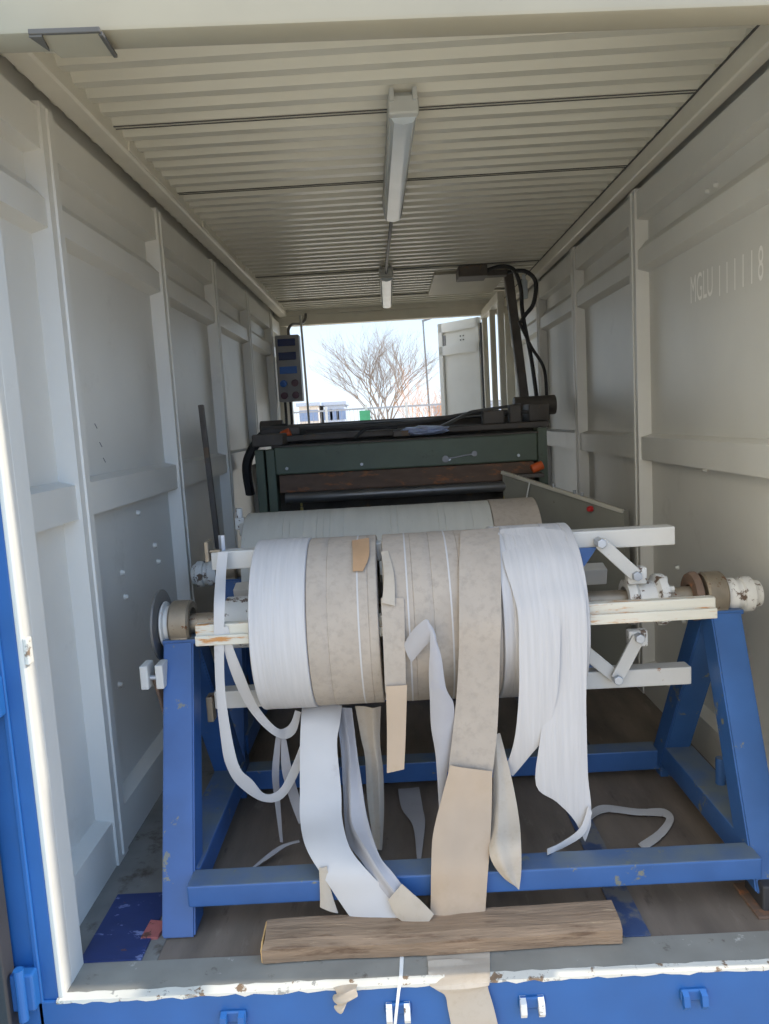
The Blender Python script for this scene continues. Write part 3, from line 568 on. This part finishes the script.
# ================================================================== HANGING AND LOOSE STRIPS
def strip(key, name, m, label, cat='felt strip', camber=.03, wob=0.0, th=.0022, n=5, fold=0.0, ft=.45):
    o = obj(name, ribbon(B(), RIBBONS[key], th, n, 12, camber, wob, fold, ft), m, None, True)
    return tag(o, label, cat)
strip('A', 'felt_strip', 'strip_white', 'wide white felt strip hanging from the left roll and folding over the front beam', camber=.05, wob=.02)
strip('B', 'felt_strip', 'strip_grey', 'creased grey felt strip just right of the wide white strip', camber=.06, fold=.28, ft=.55)
strip('B2', 'felt_strip', 'strip_beige', 'short beige strip end lying between the front beam and the plank', camber=.05)
strip('C', 'felt_strip', 'strip_beige', 'beige grey felt strip hanging straight behind the gap between the front rolls', camber=.04, fold=.25, ft=.7)
strip('D0', 'felt_strip', 'tape_beige', 'narrow beige strip lying on the front of the right roll beside the gap', camber=.01)
strip('D', 'felt_strip', 'strip_tan', 'short narrow tan strip with torn end hanging below the rolls at the gap', camber=.02)
strip('E', 'felt_strip', 'strip_grey', 'twisted grey strip curling off the middle of the right roll', camber=.10, n=8)
strip('F', 'felt_strip', 'tape_beige', 'wide beige felt strip coming over the top of the right roll', camber=.01)
strip('G', 'felt_strip', 'strip_tan', 'wide tan felt strip with a seam falling in front of the beam to the plank', camber=.03, wob=.015, fold=.045, ft=.22)
strip('H', 'felt_strip', 'strip_beige', 'pale pointed strip hanging right of the wide tan strip', camber=.03, fold=.2, ft=.3)
strip('I', 'felt_strip', 'tape_white', 'white strip from the right roll tapering to a point at lower left', camber=.02)
strip('J', 'felt_strip', 'tape_white', 'broad white strip at the right end of the right roll with torn tail', camber=.03)
strip('K', 'felt_ribbon', 'strip_white', 'thin curved ribbon curling left from the tail of the broad white strip', 'felt ribbon')
strip('L', 'felt_ribbon', 'strip_white', 'thin white ribbon looped on the floor at the right, behind the front beam', 'felt ribbon')
strip('M', 'felt_ribbon', 'strip_white', 'long thin ribbon looping down from the top left reel bar', 'felt ribbon')
strip('N', 'felt_ribbon', 'strip_white', 'thin ribbon running diagonally from the front left reel bar under the roll', 'felt ribbon')
strip('O', 'felt_ribbon', 'strip_grey', 'thin grey ribbon hanging straight below the left roll', 'felt ribbon')
strip('O2', 'felt_ribbon', 'strip_grey', 'thin grey ribbon slanting behind the wide white strip', 'felt ribbon')
strip('P', 'felt_ribbon', 'strip_grey', 'pointed grey ribbon end slanting behind the left of the front beam', 'felt ribbon')
strip('Q', 'felt_strip', 'strip_grey', 'curved grey strip lying on the floor in shade, middle of the front stand', camber=.02)
strip('R', 'felt_strip', 'strip_beige', 'beige strip end folded over the front sill, under the plank', camber=.03, wob=.035)
strip('S', 'cord', 'strap', 'thin white cord hanging over the blue sill', 'cord', th=.0015)
strip('T', 'felt_scrap', 'strip_beige', 'small crumpled scrap stuck on the blue sill left of the cord', 'scrap', camber=.2, wob=.2)
strip('U', 'felt_strip', 'strip_beige', 'short beige strip tip poking out left below the wide white strip', camber=.1)
strip('V', 'paper_patch', 'strip_brown', 'torn brown patch on top of the left front roll', 'patch', camber=0)
strip('W', 'felt_strip', 'strip_beige', 'small beige torn flap on the right roll beside the gap', camber=.02)

# ================================================================== PLANK
t = thing('wooden_plank', 'weathered wooden plank lying on the front sill across the strips', 'plank', (-.04, .12, 0.006))
bb = B(); pts = [(.072, .008), (.068, .050), (.092, .064), (.176, .068), (.18, .008)]
A_ = []; n = 24
rings = []
for i in range(n + 1):
    u = i / n; x = -.548 + 1.010 * u; dy = .012 * u + .003 * math.sin(u * 9); dz = .002 * math.sin(u * 14)
    rings.append([bb.verts.new((x + (.006 if j == 2 else 0) * (1 if i == 0 else 0), y + dy + random.uniform(-.0012, .0012), z + dz * (z > .02))) for j, (y, z) in enumerate(pts)])
for p, q in zip(rings, rings[1:]):
    for k in range(5): bb.faces.new((p[k], p[(k + 1) % 5], q[(k + 1) % 5], q[k]))
bb.faces.new(rings[0][::-1]); bb.faces.new(rings[-1])
obj('plank_body', bb, 'wood', t)
obj('sawn_end', prism(B(), [(y, z) for y, z in [(.074, .010), (.071, .049), (.094, .061), (.174, .065), (.177, .010)]], 'x', -.551, -.547), 'wood_end', t)

# ================================================================== GREEN PRESS BEHIND THE REELS
g = thing('roller_press', 'long green roller machine with a rusty beam behind the rear roll', 'machine', (-.03, 3.3, 0))
obj('top_beam', box(B(), (-.855, 2.96, 1.195), (.825, 3.12, 1.372), .01), 'green', g)
obj('beam_flange', box(B(), (-.865, 2.955, 1.370), (.835, 3.20, 1.380), .003), 'dark', g)
obj('rusty_beam', box(B(), (-.84, 2.99, 1.075), (.80, 3.10, 1.192), .006), 'rusty', g)
obj('roller', cyl(B(), (-.80, 2.94, 1.045), (.68, 2.94, 1.045), .034, seg=28, bev=.004), 'steel', g, True)
obj('roller', cyl(B(), (-.80, 3.10, .84), (.72, 3.10, .84), .07, seg=28, bev=.004), 'dark', g, True)
for x in (-.955, -.885):
    obj('side_column', box(B(), (x - .028, 2.98, 0.0), (x + .028, 3.12, 1.36), .005), 'green', g)
for x in (.86,): obj('side_column', box(B(), (x - .03, 2.98, 0.0), (x + .03, 3.12, 1.40), .005), 'green', g)
obj('back_frame', box(B(), (-.95, 3.45, 0.0), (.93, 3.60, 1.40), .01), 'dark', g)
obj('rear_deck', box(B(), (-.98, 3.20, 1.40), (.95, 3.95, 1.44), .008), 'dark', g)
obj('rear_beam', box(B(), (-1.0, 3.95, 1.40), (.98, 4.10, 1.515), .01), 'dark', g)
obj('guide_rail', cyl(B(), (-.98, 3.80, 1.500), (.98, 3.80, 1.500), .016, seg=16), 'steel', g, True)
for x in (-.78, -.30, .26, .70): obj('bolt', cyl(B(), (x, 2.945, 1.235), (x, 2.962, 1.235), .010, seg=6), 'bolt', g)
for x in (-.70, .60): obj('brass_fitting', cyl(cyl(B(), (x, 2.93, .955), (x, 2.93, .985), .010, seg=10), (x, 2.93, .99), (x, 2.93, 1.01), .007, seg=8), M.setdefault('brass', mat('brass', lin(196, 176, 110), .3, metal=.8)), g)
obj('side_bracket', box(B(), (-1.0, 3.0, 1.38), (-.80, 3.3, 1.46), .01), 'dark', g)
obj('end_motor', cyl(box(B(), (.84, 3.3, 1.44), (.98, 3.6, 1.56), .012), (.80, 3.68, 1.55), (1.10, 3.68, 1.55), .07, seg=20, bev=.006), 'dark', g, True)
obj('end_housing', cyl(box(B(), (-.99, 3.3, 1.44), (-.72, 3.7, 1.50), .012), (-1.02, 3.5, 1.49), (-.86, 3.5, 1.49), .06, seg=20, bev=.006), 'dark', g, True)
obj('orange_fitting', cyl(B(), (-.84, 3.25, 1.44), (-.78, 3.25, 1.465), .03, seg=12, bev=.004), 'orange', g, True)
obj('valve_block', box(box(B(), (.52, 3.22, 1.44), (.66, 3.34, 1.53), .008), (.70, 3.24, 1.44), (.78, 3.34, 1.56), .008), 'dark', g)
obj('arm', beam(beam(B(), (.18, 3.15, 1.42), (.45, 3.30, 1.53), .025, .02), (.45, 3.30, 1.53), (.80, 3.40, 1.56), .025, .02), 'steel', g)
tag(obj('spanner', beam(cyl(cyl(B(), (.235, 2.942, 1.238), (.235, 2.955, 1.238), .022, seg=14), (.42, 2.942, 1.262), (.42, 2.955, 1.262), .018, seg=14), (.235, 2.95, 1.238), (.42, 2.95, 1.262), .010, .014, (0, 1, 0), .002), 'steel'), 'steel spanner hanging on the face of the green beam', 'spanner')
# things lying on the press
bb = B(); random.seed(3); bmesh.ops.create_icosphere(bb, subdivisions=3, radius=1)
for v in bb.verts:
    nz = random.uniform(.8, 1.15); v.co = Vector((.12 + v.co.x * .16 * nz, 3.12 + v.co.y * .09 * nz, 1.425 + max(v.co.z, -.9) * .032 * nz))
tag(obj('plastic_bag', bb, 'bag'), 'crumpled bluish plastic bag on top of the green machine', 'bag')
cp = thing('clamp_handle', 'dark bent clamp lying on the green beam left of the plastic bag', 'clamp', (-.2, 3.1, 1.395))
obj('handle', tube(B(), [(-.34, 3.1, 1.402), (-.27, 3.09, 1.455), (-.20, 3.08, 1.462), (-.06, 3.1, 1.455)], .011), 'black', cp, True)
obj('jaw', box(B(), (-.09, 3.05, 1.396), (.02, 3.14, 1.432), .006), 'dark', cp)
# control cabinet slanting from the right wall
cb = thing('machine_guard', 'grey sheet-metal side guard with sloping top edge at the right wall', 'guard', (.95, 2.6, 0))
v = B(); F0, F1 = Vector((1.10, 2.10, 0)), Vector((.59, 2.93, 0)); z0, z1 = .955, 1.135; F2 = F1 + Vector((.035, .02, 0)); F3 = F0 + Vector((.035, .02, 0))
lo = [v.verts.new((p.x, p.y, .0)) for p in (F0, F1, F2, F3)]; hi = [v.verts.new((p.x, p.y, z)) for p, z in ((F0, z0), (F1, z1), (F2, z1), (F3, z0))]
for i in range(4): v.faces.new((lo[i], lo[(i + 1) % 4], hi[(i + 1) % 4], hi[i]))
v.faces.new(lo[::-1]); v.faces.new(hi); obj('guard_panel', v, 'cabinet', cb)
dN = Vector((-(F1 - F0).y, (F1 - F0).x, 0)).normalized(); dN = dN if dN.y < 0 else -dN
top = lambda u: F0.lerp(F1, u) + Vector((0, 0, z0 + (z1 - z0) * u))
obj('top_rim', beam(B(), top(0) + dN * .004, top(1) + dN * .004, .02, .022, bev=.003), 'rail', cb)
for u in (.36, .30, .53): obj('rim_bolt', cyl(B(), top(u) + Vector((0, 0, .008)), top(u) + Vector((0, 0, .03)), .009, seg=8), 'bolt', cb)
p = top(.22) + dN * .012 + Vector((0, 0, -.04)); obj('stop_button', cyl(B(), p, p + dN * .025, .018, .014, seg=18, bev=.003), 'red', cb, True)
p0 = top(.72) + dN * .02; p1 = top(.72) + dN * .03 + Vector((-.03, 0, -.17)); obj('strap', beam(B(), p0, p1, .018, .006), 'strap', cb)
om = thing('small_motor', 'small orange motor above the far end of the grey guard', 'motor', (.77, 2.86, 1.16))
obj('motor_body', cyl(B(), (.76, 2.84, 1.150), (.83, 2.84, 1.175), .028, seg=16, bev=.005), 'orange', om, True)
obj('mount', box(B(), (.66, 2.80, 1.10), (.83, 2.90, 1.125), .004), 'dark', om)

# leaning bar on the left
tag(obj('metal_bar', beam(B(), (-1.03, 2.12, 0.0), (-1.10, 2.16, 1.64), .028, .028, (0, 1, 0), .004), 'dark'), 'long dark metal bar leaning upright by the left wall', 'bar')
tag(obj('floor_post', box(B(), (-1.00, 2.25, 0), (-.93, 2.32, .80), .004), 'dark'), 'short dark post standing behind the rear stand at left', 'post')

# ================================================================== ELECTRICS
def lamp(y0, y1, x, label, x2=None):
    t = thing('ceiling_light', label, 'ceiling light', (x, (y0 + y1) / 2, 2.64), 'ceiling lights')
    obj('housing', box(B(), (x - .052, y0, 2.592), (x + .052, y1, 2.637), .008), 'lamp_body', t, True)
    c = B(); prism(c, [(x - .048, 2.594), (x - .046, 2.560), (x - .034, 2.540), (x, 2.533), (x + .034, 2.540), (x + .046, 2.560), (x + .048, 2.594)], 'y', y0 + .02, y1 - .01)
    obj('diffuser', c, 'lamp_cover', t, True)
    obj('end_cap', box(B(), (x - .054, y0 - .012, 2.558), (x + .054, y0 + .03, 2.625), .008), 'lamp_body', t)
    for dx in (-.04, .04): obj('mounting_clip', box(B(), (x + dx - .008, y0 - .025, 2.60), (x + dx + .008, y0 + .01, 2.642), .002), 'lamp_body', t)
    if x2 is not None: t.rotation_euler.z = math.atan2(x - x2, (y1 - y0) / 2)
    return t
lamp(.92, 2.26, -.014, 'long unlit strip light on the ceiling nearest the opening', -.030)
lamp(3.92, 5.30, -.072, 'smaller looking strip light on the ceiling near the rear opening')
tag(obj('lamp_cable', tube(B(), [(-.03, 2.20, 2.595), (-.045, 2.7, 2.575), (-.06, 3.3, 2.585), (-.072, 3.95, 2.59)], .010), 'cable_grey', None, True), 'grey cable joining the two ceiling lights', 'cable')

e = thing('socket_box', 'tall grey electrical socket box at the rear left post', 'electrical box', (-1.02, 5.20, 1.73))
obj('enclosure', box(B(), (-1.115, 5.18, 1.73), (-.895, 5.32, 2.335), .01), 'box_grey', e, True)
for z0, z1, m in ((2.235, 2.30, 'box_blue'), (2.11, 2.18, 'box_blue'), (1.985, 2.05, 'sock_blue')):
    obj('breaker_window', box(B(), (-1.09, 5.168, z0), (-.93, 5.185, z1), .004), m, e)
for x, z, m in ((-1.06, 1.90, 'sock_blue'), (-.955, 1.90, 'sock_red'), (-1.06, 1.79, 'sock_red'), (-.955, 1.79, 'sock_red')):
    s_ = obj('socket', cyl(B(), (x, 5.183, z), (x, 5.14, z - .006), .032, seg=18, bev=.004), m, e, True)
tag(obj('box_cable', tube(B(), [(-.99, 5.24, 2.325), (-.99, 5.24, 2.39), (-.96, 5.3, 2.44), (-.90, 5.5, 2.47), (-.88, 5.7, 2.53), (-.88, 5.82, 2.60)], .014), 'cable_grey', None, True), 'grey cable arching from the socket box to the rear header', 'cable')
for i, (x, lab) in enumerate(((-1.07, 'dark cable running down below the socket box, nearest the wall'), (-1.02, 'dark cable running down below the socket box, further from the wall'))):
    tag(obj('box_cable', tube(B(), [(x, 5.25, 1.735), (x, 5.25, 1.55), (x - .01, 5.2, 1.2), (x, 5.1, .5)], .013), 'black', None, True), lab, 'cable')
tag(obj('conduit_pole', tube(B(), [(-.895, 5.45, 2.54), (-.885, 5.45, 1.9), (-.865, 5.45, 0.0)], .011), 'cream_metal', None, True), 'thin pale pole standing beside the socket box', 'pole')
tag(obj('black_hose', tube(B(), [(-1.10, 3.35, 1.05), (-1.10, 3.3, 1.25), (-1.04, 3.3, 1.38), (-.95, 3.35, 1.47), (-.82, 3.4, 1.49)], .035), 'black', None, True), 'thick black hose arching from the left wall onto the green machine', 'hose')

# cable column at the rear right
cc = thing('cable_duct', 'dark upright cable duct at the rear right', 'cable duct', (1.0, 4.4, 0))
obj('duct', beam(B(), (.985, 4.2, 1.45), (.895, 4.3, 2.60), .07, .06, (0, 1, 0), .005), 'dark', cc)
tag(obj('conduit_box', box(box(B(), (.48, 4.05, 2.555), (.70, 4.28, 2.638), .006), (.69, 4.10, 2.56), (.86, 4.2, 2.60), .004), 'dark'), 'dark junction box under the ceiling beside the pale hatch', 'junction box')
for i, (pts, r, lab) in enumerate((
    ([(.70, 4.1, 2.60), (.80, 4.0, 2.605), (.90, 4.05, 2.58), (.955, 4.1, 2.45), (.96, 4.08, 2.25), (1.0, 4.0, 1.9), (1.02, 3.9, 1.52)], .016, 'dark cable dropping from the junction box beside the duct'),
    ([(.86, 4.12, 2.58), (.97, 4.0, 2.56), (1.05, 4.0, 2.48), (1.03, 4.0, 2.32), (.97, 4.05, 2.24), (.95, 4.1, 2.2)], .016, 'dark cable looping out near the ceiling at the right rail'),
    ([(.93, 4.08, 2.20), (1.0, 4.0, 2.0), (1.075, 3.95, 1.85), (1.085, 3.9, 1.7), (1.08, 3.9, 1.5)], .012, 'thin dark cable bowing out towards the right wall'))):
    tag(obj('power_cable', tube(B(), pts, r), 'black', None, True), lab, 'cable')
tag(obj('filter_bottle', cyl(cyl(B(), (.99, 4.15, 2.38), (.99, 4.15, 2.52), .028, seg=16, bev=.004), (.99, 4.15, 2.52), (.99, 4.15, 2.56), .015, seg=12), 'lamp_cover', None, True), 'small pale cylinder fixed beside the top of the cable duct', 'cylinder')
tag(obj('machine_hose', tube(B(), [(-.98, 3.3, 1.50), (-.4, 3.45, 1.475), (.1, 3.5, 1.48), (.5, 3.42, 1.52), (.95, 3.35, 1.50)], .014), 'cable_grey', None, True), 'grey hose lying along the top of the green machine', 'hose')

# ================================================================== OUTSIDE BEHIND THE CONTAINER
def branch_tree(name, base, H, label, m, seed, spread=.55, depth=6, r0=.13, lean=(0, 0, 1), nsub=(3, 3, 3, 3, 2, 2)):
    random.seed(seed); bb = B()
    def seg(p, d, L, r, k):
        q1 = p + d * L * .5 + Vector([random.uniform(-.04, .04) * L for _ in range(3)]); q = p + d * L
        tube(bb, [p, q1, q], r, 5 if k < 2 else 3, 1, r * .66, smooth=False)
        if k >= depth: return
        for j in range(nsub[k]):
            t = random.uniform(.45, 1.0) if j else 1.0
            s = p.lerp(q, t); a = random.uniform(0, 2 * PI); sp = spread * random.uniform(.55, 1.25)
            perp = Vector((math.cos(a), math.sin(a), random.uniform(-.15, .3))); nd = (d + perp * sp).normalized()
            nd = (nd + Vector((0, 0, .10))).normalized()
            seg(s, nd, L * random.uniform(.66, .86), r * .60, k + 1)
    seg(Vector(base), Vector(lean).normalized(), H * .20, r0, 0)
    return tag(obj(name, bb, m), label, 'tree')
branch_tree('bare_tree', (-.2, 26, -.3), 8.6, 'tall bare tree seen through the rear opening', 'bark', 11, r0=.085, spread=.66, depth=7, nsub=(5, 3, 3, 3, 3, 2, 2))
tag(branch_tree('bare_shrub', (1.0, 24, -.3), 5.2, 'low orange-brown bare shrub at the right foot of the bare tree', 'shrub', 5, r0=.035, spread=.6, depth=6, nsub=(6, 4, 3, 3, 2, 2)), 'low orange-brown bare shrub at the right foot of the bare tree', 'shrub')
branch_tree('bare_tree', (3.6, 34, -.3), 6.0, 'small bare tree partly behind the open rear door', 'bark', 21, r0=.08, spread=.6, depth=6, nsub=(4, 3, 3, 3, 2, 2))
lp = thing('street_lamp', 'tall thin street lamp right of the bare tree', 'street lamp', (2.05, 38, -.3))
obj('pole', cyl(B(), (2.05, 38, -.3), (1.90, 38, 6.5), .06, .04, 10), 'steel', lp, True)
obj('lamp_head', beam(B(), (1.85, 38, 6.52), (2.35, 38, 6.66), .14, .10), 'steel', lp)
fc = thing('fence', 'pale post and rail fence beyond the rear opening', 'fence', (0, 20, -.3))
for i in range(11):
    x = -6.5 + i * 1.15; obj('post', box(B(), (x - .035, 19.96, -.3), (x + .035, 20.04, 2.02), .004), 'cream_metal', fc)
for z in (1.50, 1.88): obj('rail', box(B(), (-6.6, 19.98, z), (5.2, 20.02, z + .05)), 'box_grey', fc)
bb = B()
for i in range(100): box(bb, (-6.5 + i * .117, 19.995, -.2), (-6.49 + i * .117, 20.005, 1.9))
obj('wire_mesh', bb, 'box_grey', fc)
tag(obj('green_panel', box(box(B(), (-.95, 19.90, 1.35), (-.65, 19.95, 1.85)), (-.82, 19.91, -.3), (-.78, 19.95, 1.4)), 'green_sign'), 'small green panel on the fence', 'panel')
def building(x0, x1, y, h, m, label, wins):
    t = thing('building', label, 'building', ((x0 + x1) / 2, y, -.3))
    obj('wall', box(B(), (x0, y, -.3), (x1, y + 8, h)), m, t); obj('roof', box(B(), (x0 - .3, y - .3, h), (x1 + .3, y + 8.3, h + .4)), 'far_grey', t)
    for i in range(wins):
        for j in range(2):
            xx = x0 + (x1 - x0) * (i + .5) / wins; obj('window', box(B(), (xx - .55, y - .06, h - 1.8 - 2.8 * j), (xx + .55, y + .02, h - .5 - 2.8 * j)), 'far_window', t)
    return t
building(-10.9, -8.6, 90, 3.9, 'far_tan', 'tan low building far beyond the fence at left', 2)
building(-8.0, -5.6, 92, 3.9, 'far_grey', 'grey block far beyond the fence, right of the tan building', 3)
building(6.0, 16, 95, 3.0, 'far_grey', 'low grey building far off behind the street lamp', 4)
